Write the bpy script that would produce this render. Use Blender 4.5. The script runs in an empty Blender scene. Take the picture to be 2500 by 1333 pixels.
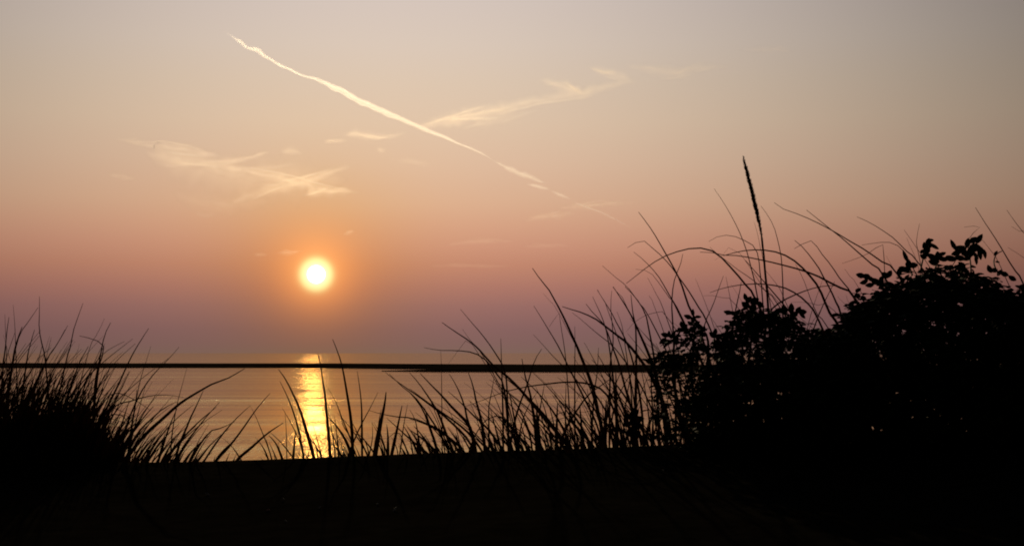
import bpy, bmesh, math, random
from mathutils import Vector, Matrix, noise

R = math.radians
scene = bpy.context.scene
col = scene.collection

# ------------------------------------------------------------------ camera
CAM_Z = 5.0                      # eye height above the water, crouched behind a dune crest
PITCH = R(3.22)
F_PX = 2500 * 50 / 36.0          # focal length in photograph pixels
cam_data = bpy.data.cameras.new('camera')
cam_data.lens = 50
cam_data.sensor_width = 36
cam_data.clip_start = 0.05
cam_data.clip_end = 250000
cam = bpy.data.objects.new('camera', cam_data)
cam.location = (0, 0, CAM_Z)
cam.rotation_euler = (R(90) + PITCH, 0, 0)
col.objects.link(cam)
scene.camera = cam

FWD = Vector((0, math.cos(PITCH), math.sin(PITCH)))
UPV = Vector((0, -math.sin(PITCH), math.cos(PITCH)))
EYE = Vector((0, 0, CAM_Z))


def ray(px, py):
    return (Vector((1, 0, 0)) * ((px - 1250) / F_PX) + UPV * ((666.5 - py) / F_PX) + FWD)


def at(px, py, Y):
    """point of the scene seen at that place of the picture, Y metres ahead of the eye"""
    d = ray(px, py)
    return EYE + d * (Y / d.y)


def at_alt(px, py, alt):
    d = ray(px, py)
    return EYE + d * ((alt - CAM_Z) / d.z)


# ------------------------------------------------------------------ light
SUN_DIR = ray(772, 670).normalized()
SUN_EL = math.asin(SUN_DIR.z)
SUN_AZ = math.atan2(SUN_DIR.x, SUN_DIR.y)
SUN_STRENGTH = 0.85
SUN_COLOR = (1.0, 0.78, 0.48)
VIEW_EXPOSURE = 0.0

scene.view_settings.view_transform = 'Standard'
scene.view_settings.look = 'None'
scene.view_settings.exposure = VIEW_EXPOSURE
scene.view_settings.gamma = 1
scene.render.engine = 'CYCLES'
scene.cycles.transparent_max_bounces = 32
scene.cycles.volume_bounces = 0
scene.cycles.max_bounces = 6
scene.cycles.filter_width = 1.9
scene.cycles.sample_clamp_indirect = 4

sun_l = bpy.data.lights.new('sunlight', 'SUN')
sun_l.energy = SUN_STRENGTH
sun_l.angle = R(0.5)
sun_l.color = SUN_COLOR
sun_o = bpy.data.objects.new('sunlight', sun_l)
# lamp raised above the sun disc to light the clouds without whitening the water
LAMP_EL = SUN_EL + R(11)
LAMP_DIR = Vector((math.sin(SUN_AZ) * math.cos(LAMP_EL), math.cos(SUN_AZ) * math.cos(LAMP_EL), math.sin(LAMP_EL)))
sun_o.rotation_euler = LAMP_DIR.to_track_quat('Z', 'Y').to_euler()
col.objects.link(sun_o)


def s2l(c):
    out = []
    for v in c:
        v /= 255.0
        out.append(v / 12.92 if v <= 0.04045 else ((v + 0.055) / 1.055) ** 2.4)
    return out


class NT:
    """small helper for node trees"""
    def __init__(self, tree):
        self.t = tree
        tree.nodes.clear()

    def n(self, kind, **kw):
        nd = self.t.nodes.new(kind)
        for k, v in kw.items():
            setattr(nd, k, v)
        return nd

    def l(self, a, b):
        self.t.links.new(a, b)

    def math(self, op, a, b=None, c=None):
        nd = self.n('ShaderNodeMath', operation=op)
        for i, v in enumerate((a, b, c)):
            if v is None:
                continue
            if isinstance(v, (int, float)):
                nd.inputs[i].default_value = v
            else:
                self.l(v, nd.inputs[i])
        return nd.outputs[0]


def ramp(nt, fac, stops, interp='LINEAR'):
    nd = nt.n('ShaderNodeValToRGB')
    cr = nd.color_ramp
    cr.interpolation = interp
    while len(cr.elements) > 1:
        cr.elements.remove(cr.elements[-1])
    for i, (p, c) in enumerate(stops):
        e = cr.elements[0] if i == 0 else cr.elements.new(p)
        e.position = p
        e.color = (c[0], c[1], c[2], 1)
    nt.l(fac, nd.inputs[0])
    return nd.outputs[0]


world = bpy.data.worlds.new('World')
scene.world = world
world.use_nodes = True
w = NT(world.node_tree)
tc = w.n('ShaderNodeTexCoord')
sep = w.n('ShaderNodeSeparateXYZ')
w.l(tc.outputs['Generated'], sep.inputs[0])
el = w.math('MULTIPLY', w.math('ARCSINE', sep.outputs[2]), 180 / math.pi)        # elevation in degrees
az = w.math('MULTIPLY', w.math('ARCTAN2', sep.outputs[0], sep.outputs[1]), 180 / math.pi)
# dusk bands by elevation (degrees, sRGB)
BANDS = [(0.0, (125, 98, 89)), (0.35, (126, 95, 92)), (1.0, (129, 95, 96)), (1.85, (142, 101, 101)),
         (2.65, (162, 111, 104)), (3.5, (182, 126, 109)), (4.3, (195, 141, 121)), (5.2, (204, 156, 132)),
         (6.0, (209, 168, 142)), (7.6, (213, 181, 157)), (9.2, (215, 190, 167)), (10.8, (213, 193, 174)),
         (12.3, (211, 195, 182)), (14.0, (207, 193, 185)), (18.0, (186, 180, 180)), (24.0, (120, 122, 130)),
         (36.0, (62, 66, 74)), (60.0, (34, 38, 46))]
EL_MAX = 60.0
stops = [(e / EL_MAX, s2l(c)) for e, c in BANDS]
band = ramp(w, w.math('DIVIDE', el, EL_MAX), stops)
AZ0 = -4.4
# the glow is wider low in the haze than high in the sky
azs = w.math('SUBTRACT', 21.5, w.math('MULTIPLY', w.math('MINIMUM', w.math('MAXIMUM', el, 0.0), 16.0), 0.27))
da = w.math('DIVIDE', w.math('SUBTRACT', az, AZ0), azs)
gauss = w.math('POWER', math.e, w.math('MULTIPLY', w.math('MULTIPLY', da, da), -0.5))
gauss = w.math('MAXIMUM', gauss, 0.02)
# aureole round the sun
dist = w.n('ShaderNodeVectorMath', operation='DISTANCE')
w.l(tc.outputs['Generated'], dist.inputs[0])
dist.inputs[1].default_value = SUN_DIR
ang = w.math('MULTIPLY', dist.outputs['Value'], 180 / math.pi)
A_MAX = 10.0


def aure(a):
    c = [0, 0, 0]
    for amp, sg, p in (((0.21, 0.045, 0.0), 1.45, 2), ((0.40, 0.14, 0.02), 0.88, 2)):
        g = math.exp(-0.5 * (a / sg) ** p)
        for i in range(3):
            c[i] += amp[i] * g
    # hot inner halo: white to pale yellow to orange
    g = 1 / (1 + (a / 0.67) ** 10)
    for i, v in enumerate((0.15, 0.66, 0.27)):
        c[i] += v * g
    g = 1 / (1 + (a / 0.38) ** 7)
    for i, v in enumerate((0.4, 0.1, 0.6)):
        c[i] += v * g
    return c


angs = [0, .25, .33, .40, .46, .52, .58, .62, .66, .70, .74, .78, .83, .9, 1.0, 1.15, 1.3, 1.5, 1.75, 2.0, 2.4, 2.8, 3.3, 3.9, 4.6, 5.5, 6.5, 8, 10]
halo = ramp(w, w.math('DIVIDE', ang, A_MAX), [(a / A_MAX, aure(a)) for a in angs])
mul = w.n('ShaderNodeVectorMath', operation='SCALE')
w.l(band, mul.inputs[0])
w.l(gauss, mul.inputs['Scale'])
addv = w.n('ShaderNodeVectorMath', operation='ADD')
# the light that comes through the thickest haze close to the sun is reddened
tint = ramp(w, w.math('DIVIDE', ang, A_MAX), [(a / A_MAX, [1 - k * math.exp(-0.5 * (a / 2.6) ** 2) for k in (0.0, 0.08, 0.42)]) for a in (0, .5, 1, 1.5, 2, 2.5, 3, 3.5, 4, 5, 6, 7.5, 10)])
mul2 = w.n('ShaderNodeVectorMath', operation='MULTIPLY')
w.l(mul.outputs[0], mul2.inputs[0])
w.l(tint, mul2.inputs[1])
w.l(mul2.outputs[0], addv.inputs[0])
w.l(halo, addv.inputs[1])
bg1 = w.n('ShaderNodeBackground')
w.l(addv.outputs[0], bg1.inputs[0])
bg1.inputs[1].default_value = 1.0
sky = w.n('ShaderNodeTexSky', sky_type='NISHITA')
sky.sun_disc = False
sky.sun_elevation = SUN_EL
sky.sun_rotation = SUN_AZ
sky.dust_density = 4
bg2 = w.n('ShaderNodeBackground')
w.l(sky.outputs[0], bg2.inputs[0])
NISHITA = 0.003
bg2.inputs[1].default_value = NISHITA
ads = w.n('ShaderNodeAddShader')
w.l(bg1.outputs[0], ads.inputs[0])
w.l(bg2.outputs[0], ads.inputs[1])
wo = w.n('ShaderNodeOutputWorld')
w.l(ads.outputs[0], wo.inputs[0])


# ------------------------------------------------------------------ materials
def material(name):
    m = bpy.data.materials.new(name)
    m.use_nodes = True
    return m, NT(m.node_tree)


def mix_material(name, c1, c2, scale, rough=0.8, spec=0.05, bump=None, stretch=None):
    m, t = material(name)
    out = t.n('ShaderNodeOutputMaterial')
    b = t.n('ShaderNodeBsdfPrincipled')
    b.inputs['Roughness'].default_value = rough
    b.inputs['Specular IOR Level'].default_value = spec
    co = t.n('ShaderNodeTexCoord')
    nz = t.n('ShaderNodeTexNoise')
    nz.inputs['Scale'].default_value = scale
    nz.inputs['Detail'].default_value = 4
    if stretch:
        mp = t.n('ShaderNodeMapping')
        mp.inputs['Scale'].default_value = stretch
        t.l(co.outputs['Object'], mp.inputs[0])
        t.l(mp.outputs[0], nz.inputs[0])
    else:
        t.l(co.outputs['Object'], nz.inputs[0])
    t.l(ramp(t, nz.outputs[0], [(0.3, c1), (0.7, c2)]), b.inputs['Base Color'])
    if bump:
        bp = t.n('ShaderNodeBump')
        bp.inputs['Distance'].default_value = bump
        t.l(nz.outputs[0], bp.inputs['Height'])
        t.l(bp.outputs[0], b.inputs['Normal'])
    t.l(b.outputs[0], out.inputs[0])
    return m


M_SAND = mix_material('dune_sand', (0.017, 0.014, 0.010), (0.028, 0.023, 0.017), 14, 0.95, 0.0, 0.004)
M_BAR = mix_material('wet_sand_flat', (0.03, 0.022, 0.016), (0.05, 0.04, 0.03), 0.05, 0.95, 0.0)
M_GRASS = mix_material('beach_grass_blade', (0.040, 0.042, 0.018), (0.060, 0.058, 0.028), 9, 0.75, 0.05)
t = M_GRASS.node_tree                     # dry blades let a little warm light through
_b = [n for n in t.nodes if n.type == 'BSDF_PRINCIPLED'][0]
_o = [n for n in t.nodes if n.type == 'OUTPUT_MATERIAL'][0]
_tl = t.nodes.new('ShaderNodeBsdfTranslucent')
_tl.inputs[0].default_value = (0.30, 0.13, 0.05, 1)
_mx = t.nodes.new('ShaderNodeMixShader')
_mx.inputs[0].default_value = 0.25
t.links.new(_b.outputs[0], _mx.inputs[1])
t.links.new(_tl.outputs[0], _mx.inputs[2])
t.links.new(_mx.outputs[0], _o.inputs[0])
M_SEED = mix_material('seed_head', (0.06, 0.045, 0.025), (0.09, 0.07, 0.04), 60, 0.85, 0.02)
M_LEAF = mix_material('rose_leaf', (0.030, 0.045, 0.018), (0.045, 0.062, 0.025), 7, 0.7, 0.05)
M_STEM = mix_material('rose_stem', (0.05, 0.035, 0.022), (0.08, 0.055, 0.035), 25, 0.85, 0.02)
M_SHELL = mix_material('bleached_scrap', (0.55, 0.50, 0.45), (0.8, 0.74, 0.68), 40, 0.7, 0.2)
M_PINK = mix_material('pink_scrap', (0.70, 0.36, 0.33), (0.8, 0.48, 0.42), 40, 0.7, 0.2)

# water
M_WATER, t = material('calm_sea_water')
out = t.n('ShaderNodeOutputMaterial')
deep = t.n('ShaderNodeBsdfDiffuse')
deep.inputs[0].default_value = (0.014, 0.013, 0.008, 1)
b = t.n('ShaderNodeBsdfGlossy', distribution='BECKMANN')
b.inputs['Color'].default_value = (0.92, 0.97, 0.72, 1)      # reflection tinted yellow, standing in for the golden light of the higher sky
fr = t.n('ShaderNodeFresnel')
fr.inputs['IOR'].default_value = 1.333
fm = t.n('ShaderNodeMixShader')
t.l(fr.outputs[0], fm.inputs[0])
t.l(deep.outputs[0], fm.inputs[1])
t.l(b.outputs[0], fm.inputs[2])
co = t.n('ShaderNodeTexCoord')


def wave_noise(sx, sy, detail, rough=0.5, rot=0.0):
    mp = t.n('ShaderNodeMapping')
    mp.inputs['Scale'].default_value = (sx, sy, 1)
    mp.inputs['Rotation'].default_value = (0, 0, rot)
    nz = t.n('ShaderNodeTexNoise')
    nz.inputs['Scale'].default_value = 1.0
    nz.inputs['Detail'].default_value = detail
    nz.inputs['Roughness'].default_value = rough
    t.l(co.outputs['Object'], mp.inputs[0])
    t.l(mp.outputs[0], nz.inputs[0])
    return nz.outputs[0]


ripple = wave_noise(0.55, 1.5, 3, 0.55, R(4))
longswell = wave_noise(0.007, 0.06, 2, 0.5, R(1.5))
swell = wave_noise(0.035, 0.17, 2, 0.5, R(-2))
patch = wave_noise(0.006, 0.045, 3, 0.6, R(1))
cross = wave_noise(5.0, 0.5, 2, 0.5, R(6))
h = t.math('ADD', t.math('MULTIPLY', ripple, 0.016), t.math('MULTIPLY', swell, 0.10))
h = t.math('ADD', h, t.math('MULTIPLY', cross, 0.045))
h = t.math('ADD', h, t.math('MULTIPLY', longswell, 0.30))
bp = t.n('ShaderNodeBump')
bp.inputs['Distance'].default_value = 1.0
t.l(h, bp.inputs['Height'])
WSTR = t.n('ShaderNodeMapRange')
WSTR.inputs['From Min'].default_value = 0.35
WSTR.inputs['From Max'].default_value = 0.65
WSTR.inputs['To Min'].default_value = 0.15
WSTR.inputs['To Max'].default_value = 1.3
t.l(patch, WSTR.inputs[0])
t.l(WSTR.outputs[0], bp.inputs['Strength'])
t.l(bp.outputs[0], b.inputs['Normal'])
t.l(bp.outputs[0], fr.inputs['Normal'])
b.inputs['Roughness'].default_value = 0.09
t.l(fm.outputs[0], out.inputs[0])

# cloud ice: a forward scattering volume behind a barely there skin
def cloud_material(name, colr, dens):
    m, t = material(name)
    out = t.n('ShaderNodeOutputMaterial')
    tr = t.n('ShaderNodeBsdfTransparent')
    tl = t.n('ShaderNodeBsdfTranslucent')
    tl.inputs[0].default_value = (0.8, 0.8, 0.8, 1)
    mx = t.n('ShaderNodeMixShader')
    mx.inputs[0].default_value = 0.004
    t.l(tr.outputs[0], mx.inputs[1])
    t.l(tl.outputs[0], mx.inputs[2])
    t.l(mx.outputs[0], out.inputs['Surface'])
    v = t.n('ShaderNodeVolumePrincipled')
    v.inputs['Color'].default_value = (*colr, 1)
    v.inputs['Density'].default_value = dens
    v.inputs['Anisotropy'].default_value = 0.78
    t.l(v.outputs[0], out.inputs['Volume'])
    try:
        m.cycles.homogeneous_volume = True
    except Exception:
        pass
    return m


SIGMA = 0.005
M_TRAIL = cloud_material('contrail_ice', (1.0, 1.0, 1.0), SIGMA * 2.5)
M_CIRRUS = cloud_material('cirrus_ice', (1.0, 0.91, 0.80), SIGMA)

M_SUN, t = material('sun_glow')
out = t.n('ShaderNodeOutputMaterial')
tr = t.n('ShaderNodeBsdfTransparent')
em = t.n('ShaderNodeEmission')
em.inputs[0].default_value = (1.0, 0.37, 0.075, 1)
em.inputs[1].default_value = 18
ad = t.n('ShaderNodeAddShader')
t.l(tr.outputs[0], ad.inputs[0])
t.l(em.outputs[0], ad.inputs[1])
t.l(ad.outputs[0], out.inputs[0])


# ------------------------------------------------------------------ object helpers
def mesh_obj(name, verts, faces, mat, parent=None, smooth=False):
    me = bpy.data.meshes.new(name)
    if parent is not None:
        inv = parent.location
        verts = [Vector(v) - inv for v in verts]
    me.from_pydata([tuple(v) for v in verts], [], faces)
    me.materials.append(mat)
    if smooth:
        for p in me.polygons:
            p.use_smooth = True
    me.update()
    o = bpy.data.objects.new(name, me)
    col.objects.link(o)
    if parent is not None:
        o.parent = parent
    return o


def thing(name, loc, label, cat, group=None):
    o = bpy.data.objects.new(name, None)
    o.empty_display_size = 0.1
    o.location = loc
    o['label'] = label
    o['category'] = cat
    if group:
        o['group'] = group
    col.objects.link(o)
    return o


def tag(o, label=None, cat=None, group=None, kind=None):
    if label:
        o['label'] = label
    if cat:
        o['category'] = cat
    if group:
        o['group'] = group
    if kind:
        o['kind'] = kind
    return o


# ------------------------------------------------------------------ water
wv, wf = [], []
xs = [-70000, -8000, -1500, -300, 300, 1500, 8000, 70000]
ys = [9, 60, 300, 900, 3000, 12000, 70000]
for y in ys:
    for x in xs:
        wv.append((x, y, 0))
for j in range(len(ys) - 1):
    for i in range(len(xs) - 1):
        a = j * len(xs) + i
        wf.append((a, a + 1, a + 1 + len(xs), a + len(xs)))
tag(mesh_obj('water', wv, wf, M_WATER), kind='structure')

# ------------------------------------------------------------------ dune (one sheet: hollow, crest, beach, sea bed)
GY = [(-600, 1131), (0, 1128), (450, 1127), (700, 1119), (1000, 1109), (1200, 1101), (1600, 1086), (2000, 1069), (2500, 1046), (3100, 1030)]


def lerp_table(tab, x):
    if x <= tab[0][0]:
        return tab[0][1]
    for (x0, y0), (x1, y1) in zip(tab, tab[1:]):
        if x <= x1:
            f = (x - x0) / (x1 - x0)
            return y0 + (y1 - y0) * f
    return tab[-1][1]


def crest_px(px):
    return lerp_table(GY, px)


Y_CREST = 4.0


def crest_z(x):
    px = 1250 + x / Y_CREST * F_PX / math.cos(PITCH) * 1.0
    z = at(px, crest_px(px), Y_CREST).z
    if abs(x) > 4:
        z += 0.25 * (1 - math.exp(-(abs(x) - 4) / 4)) * (1 if x > 0 else 0.4)
    return z


def ground_z(x, y):
    zc = crest_z(x)
    bump = 0.010 * noise.noise(Vector((x * 2.3, y * 2.3, 1))) + 0.004 * noise.noise(Vector((x * 9, y * 9, 5)))
    if y <= Y_CREST:
        d = Y_CREST - y
        return zc - 0.066 * d + 0.003 * d * d * (1 if d < 11 else 11 / d) + bump * min(1, d * 2 + .25)
    d = y - Y_CREST
    drop = 0.12 * d + 0.10 * d * d if d < 2.0 else 0.64 + 0.52 * (d - 2)
    z = zc - drop
    return max(z, -1.2) + bump * min(1, d + .25)


gx = sorted(set([-60, -35, -20, -12, -8, -5, -4] + [round(-3.2 + i * 0.08, 3) for i in range(81)] + [4, 5, 8, 12, 20, 35, 60]))
gyy = sorted(set([-30, -15, -8, -4, -2, -1, 0, 1, 1.8] + [round(2.4 + i * 0.08, 3) for i in range(36)] + [5.5, 6, 7, 8, 10, 12, 14, 17, 22, 30]))
gv = [(x, y, ground_z(x, y)) for y in gyy for x in gx]
gf = []
nx = len(gx)
for j in range(len(gyy) - 1):
    for i in range(nx - 1):
        a = j * nx + i
        gf.append((a, a + 1, a + 1 + nx, a + nx))
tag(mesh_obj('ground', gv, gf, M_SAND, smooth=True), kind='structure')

# ------------------------------------------------------------------ the long sandbar and the nearer spit
def bar(name, near_far_fn, x0, x1, step, hgt):
    verts, faces = [], []
    prof = [(0.0, -0.4), (0.03, 0.10), (0.10, 0.55), (0.22, 0.85), (0.45, 0.97), (0.65, 1.0), (0.85, 0.7), (1.0, -0.4)]
    n = int((x1 - x0) / step) + 1
    for i in range(n):
        x = x0 + i * step
        yn, yf, hs = near_far_fn(x)
        k = 1 + 0.16 * noise.noise(Vector((x * 0.012, 3, 7))) + 0.06 * noise.noise(Vector((x * 0.06, 9, 2)))
        for f, hh in prof:
            verts.append((x, yn + (yf - yn) * f, hgt * hs * hh * (k if hh > 0 else 1)))
    m = len(prof)
    for i in range(n - 1):
        for j in range(m - 1):
            a = i * m + j
            faces.append((a, a + 1, a + 1 + m, a + m))
    return tag(mesh_obj(name, verts, faces, M_BAR, smooth=True), kind='structure')


def far_bar(x):
    px = 1250 + x / 480 * F_PX
    yn = 5.0 / ((lerp_table([(-1500, 897), (0, 898.5), (700, 898), (1000, 901), (1700, 905), (4000, 906)], px) - 861.8) / F_PX)
    yn += 6 * noise.noise(Vector((x * 0.02, 1, 1)))
    yf = yn + 170
    top = lerp_table([(-1500, 885.5), (0, 886), (700, 886.5), (1000, 888.3), (1700, 890), (4000, 890)], px)
    ycr = yn + 0.65 * (yf - yn)
    hz = 5.0 - (top - 861.8) / F_PX * ycr
    return yn, yf, hz


bar('sandbar', far_bar, -700, 900, 8, 1.0)


def spit(x):
    px = 1250 + x / 400 * F_PX
    f = max(0.0, min(1.0, (px - 930) / 160))
    f = f * f * (3 - 2 * f)
    yn = 5.0 / ((907.5 + min(2, max(0, (px - 1200) / 500)) - 861.8) / F_PX) + 3 * noise.noise(Vector((x * 0.04, 4, 1)))
    return yn + 14 * (1 - f), yn + 14 * (1 - f) + 4 + 30 * f, 0.14 + 0.36 * f


bar('mudflat', spit, -36, 600, 4, 1.0)

# ------------------------------------------------------------------ the sun
D_SUN = 90000
bm = bmesh.new()
bmesh.ops.create_icosphere(bm, subdivisions=4, radius=D_SUN * 0.0062)
me = bpy.data.meshes.new('sun')
bm.to_mesh(me)
bm.free()
for p in me.polygons:
    p.use_smooth = True
me.materials.append(M_SUN)
so = bpy.data.objects.new('sun', me)
so.location = EYE + SUN_DIR * D_SUN
col.objects.link(so)
tag(so, 'white hot setting sun disc low above the sea horizon', 'sun')

# ------------------------------------------------------------------ clouds and contrail
ALT = 2200.0


def catmull(pts, n):
    """resample a polyline of tuples smoothly into n+1 points"""
    P = [pts[0]] + list(pts) + [pts[-1]]
    L = [0]
    for a, b in zip(pts, pts[1:]):
        L.append(L[-1] + max(1e-6, math.dist(a[:2], b[:2])))
    out = []
    for i in range(n + 1):
        s = L[-1] * i / n
        k = 0
        while k < len(pts) - 2 and s > L[k + 1]:
            k += 1
        u = (s - L[k]) / (L[k + 1] - L[k])
        p0, p1, p2, p3 = P[k], P[k + 1], P[k + 2], P[k + 3]
        o = []
        for c in range(len(pts[0])):
            a, b_, c_, d = p0[c], p1[c], p2[c], p3[c]
            o.append(0.5 * (2 * b_ + (c_ - a) * u + (2 * a - 5 * b_ + 4 * c_ - d) * u * u + (3 * b_ - a - 3 * c_ + d) * u ** 3))
        out.append(tuple(o))
    return out


def streak(name, pts, mat, parent, seed, wig=0.35, nz_amp=0.6, alt=ALT, soft=1.6, nacross=7, freq=1.0):
    """a drawn out body of ice cloud: pts = (px, py, half width px, optical depth) along its axis"""
    kw, kt = (0.68, 1.3) if mat is M_TRAIL else (1.45, 0.78)
    pts = [(a, b, c * kw, d * kt) for a, b, c, d in pts]
    length = sum(math.dist(a[:2], b[:2]) for a, b in zip(pts, pts[1:]))
    n = max(10, int(length / 4))
    ring = catmull(pts, n)
    verts, faces = [], []
    us = [-1 + 2 * i / (nacross - 1) for i in range(nacross)]
    m = 2 * nacross - 2
    s = 0
    for i, (px, py, hw, tau) in enumerate(ring):
        a = ring[max(0, i - 1)]
        c = ring[min(n, i + 1)]
        tx, ty = c[0] - a[0], c[1] - a[1]
        ln = math.hypot(tx, ty) or 1
        nxp, nyp = -ty / ln, tx / ln
        if i:
            s += math.dist(ring[i - 1][:2], (px, py))
        f = s * freq
        off = hw * wig * noise.noise(Vector((f / 26, seed * 7.3, 0)))
        wk = 1 + nz_amp * 0.7 * noise.noise(Vector((f / 20, seed * 3.1, 9))) + nz_amp * .3 * noise.noise(Vector((f / 7, seed * 3.1, 4)))
        hwk = max(0.4, hw * wk)
        ne = min(n * .3, max(n * .06, 6))
        end = min(1, i / ne, (n - i) / ne)
        end = max(0.0, end)
        d = ray(px, py)
        dist_m = (alt - CAM_Z) / d.z
        top, bot = [], []
        for u in us:
            q = EYE + ray(px + nxp * (off + u * hwk * (0.35 + 0.65 * end)), py + nyp * (off + u * hwk * (0.35 + 0.65 * end))) * dist_m
            th = max(0, tau) / (2 * SIGMA * (2.5 if mat is M_TRAIL else 1)) * (1 - abs(u)) ** soft * (0.02 + 0.98 * end)
            th *= max(0.05, 1 + nz_amp * 1.1 * noise.noise(Vector((f / 30, u * (0.0 if mat is M_TRAIL else 2.2) + seed, 2))) + nz_amp * .5 * noise.noise(Vector((f / 9, u * (0.0 if mat is M_TRAIL else 3.2) + seed, 5))))
            th = max(th, 0.15)
            v = d.normalized()
            top.append(q - v * th)
            bot.append(q + v * th)
        verts += top + bot[1:-1][::-1]
    for i in range(n):
        for j in range(m):
            a = i * m + j
            b2 = i * m + (j + 1) % m
            faces.append((a, b2, b2 + m, a + m))
    faces.append(tuple(range(m))[::-1])
    faces.append(tuple(range(n * m, n * m + m)))
    return mesh_obj(name, verts, faces, mat, parent, smooth=True)


ct = thing('contrail', at_alt(900, 262, ALT), 'bright cream diagonal contrail slanting down across the open sky', 'contrail')
streak('trail', [(543, 74, 3, .04), (560, 84, 5, .12), (575, 95, 6, .22), (590, 105, 9, .4), (605, 117, 6, .5), (632, 124, 11, .6), (650, 140, 6, .55), (690, 163, 6, .6),
                 (745, 187, 5, .45), (775, 195, 7, .6), (830, 221, 12, 1.0), (880, 248, 12, 1.0), (940, 274, 12, 1.0), (1000, 300, 9, .9),
                 (1045, 318, 9, .75), (1090, 338, 7, .5), (1130, 355, 5, .4), (1160, 367, 5, .34), (1190, 383, 4, .26), (1212, 396, 3, .12)], M_TRAIL, ct, 1, 0.40, 0.28, freq=1.0, soft=1.2)
streak('broken_puff', [(1200, 392, 5, .10), (1235, 408, 10, .24), (1262, 420, 14, .32), (1295, 432, 12, .32), (1335, 448, 6, .16)], M_TRAIL, ct, 2, 0.4, 0.7)
streak('broken_puff', [(1284, 449, 5, .18), (1310, 455, 10, .34), (1345, 463, 6, .14)], M_TRAIL, ct, 3, 0.3, 0.6)
streak('broken_puff', [(1342, 466, 4, .12), (1364, 475, 8, .24), (1396, 487, 4, .12)], M_TRAIL, ct, 4, 0.3, 0.6)
streak('trail_tail', [(1395, 490, 3, .1), (1430, 505, 5, .22), (1470, 520, 5, .2), (1505, 537, 4, .15), (1540, 555, 3, .05)], M_TRAIL, ct, 5, 0.3, 0.5)

crng = random.Random(5)


def wisps(parent, lines, seed, nf=4):
    for k, pts in enumerate(lines):
        streak('wisp', [(a, b, c, d * .85) for a, b, c, d in pts], M_CIRRUS, parent, seed + k, 0.3, 0.8)
        ln_ = sum(math.dist(a[:2], b[:2]) for a, b in zip(pts, pts[1:]))
        fine = catmull(pts, 24)
        for _ in range(nf if ln_ > 100 else 2):       # fine fibres combed out along the band
            i0 = crng.randint(0, 13)
            i1 = min(24, i0 + crng.randint(6, 13))
            o0, o1 = crng.uniform(-1.5, 1.5), crng.uniform(-1.5, 1.5)
            seg = []
            for i in range(i0, i1 + 1, 2):
                a, b, c, d = fine[i]
                f = (i - i0) / (i1 - i0)
                seg.append((a, b + c * (o0 + (o1 - o0) * f), max(1.0, c * crng.uniform(.16, .3)), max(.02, d * crng.uniform(.6, 1.0) * math.sin(math.pi * (0.1 + .8 * f)))))
            streak('filament', seg, M_CIRRUS, parent, seed + 100 + crng.random() * 50, 0.5, 0.6)


c1 = thing('cirrus_cloud', at_alt(1280, 250, ALT), 'long thin wispy cirrus band crossing behind the contrail and rising away from the sun', 'cloud')
wisps(c1, [
    [(1005, 318, 5, .1), (1060, 302, 13, .25), (1110, 292, 16, .35), (1160, 280, 18, .36), (1220, 267, 16, .33), (1300, 248, 12, .22), (1370, 236, 12, .22), (1430, 226, 13, .30), (1500, 207, 9, .22), (1560, 197, 5, .1)],
    [(1310, 196, 4, .06), (1350, 205, 11, .24), (1390, 217, 14, .34), (1430, 228, 9, .2)],
    [(1430, 160, 4, .06), (1470, 172, 11, .28), (1510, 187, 10, .24), (1550, 198, 6, .1)],
    [(1525, 160, 5, .06), (1580, 170, 14, .14), (1650, 178, 14, .18), (1710, 166, 10, .14), (1785, 164, 5, .05)],
    [(835, 329, 5, .08), (870, 328, 9, .27), (910, 333, 9, .28), (960, 331, 6, .12), (1000, 320, 5, .06)],
    [(780, 348, 4, .05), (815, 343, 6, .18), (855, 345, 4, .06)],
    [(1120, 318, 4, .04), (1180, 302, 9, .12), (1250, 288, 8, .09), (1330, 265, 4, .03)],
], 20)

c2 = thing('cirrus_cloud', at_alt(580, 420, ALT), 'broad spread of crossed cirrus streaks above the sun', 'cloud')
wisps(c2, [
    [(280, 340, 4, .04), (350, 350, 8, .12), (430, 363, 10, .18), (500, 375, 9, .18), (545, 385, 4, .05)],
    [(345, 365, 8, .05), (400, 388, 16, .16), (460, 392, 14, .18), (500, 400, 9, .22), (570, 412, 9, .22), (640, 425, 10, .28), (700, 438, 12, .34), (750, 452, 14, .34), (800, 464, 10, .26), (850, 467, 6, .16), (885, 474, 3, .04)],
    [(470, 397, 6, .08), (530, 395, 8, .2), (590, 390, 8, .16), (640, 376, 6, .14), (665, 372, 3, .04)],
    [(560, 495, 6, .05), (610, 478, 13, .14), (670, 462, 14, .18), (730, 448, 12, .26), (790, 428, 9, .22), (835, 412, 7, .12), (866, 404, 3, .04)],
    [(735, 475, 5, .08), (780, 470, 12, .3), (830, 468, 9, .18), (865, 470, 4, .05)],
    [(680, 372, 4, .05), (710, 370, 8, .15), (745, 378, 5, .05)],
    [(260, 425, 3, .03), (300, 432, 6, .12), (335, 440, 3, .04)],
    [(380, 350, 12, .04), (430, 400, 30, .10), (520, 430, 34, .10), (620, 440, 36, .11), (720, 440, 36, .12), (800, 440, 20, .08), (850, 440, 8, .03)],
    [(420, 470, 6, .02), (500, 500, 22, .05), (600, 498, 18, .05), (660, 490, 8, .02)],
], 40)

c3 = thing('cirrus_cloud', at_alt(1420, 515, ALT), 'small faint peach cirrus streaks at the lower end of the contrail', 'cloud')
wisps(c3, [
    [(1275, 542, 3, .04), (1320, 530, 8, .16), (1370, 525, 8, .18), (1410, 522, 4, .06)],
    [(1360, 508, 3, .05), (1420, 505, 8, .18), (1480, 498, 7, .14), (1560, 496, 3, .03)],
], 60)


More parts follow.
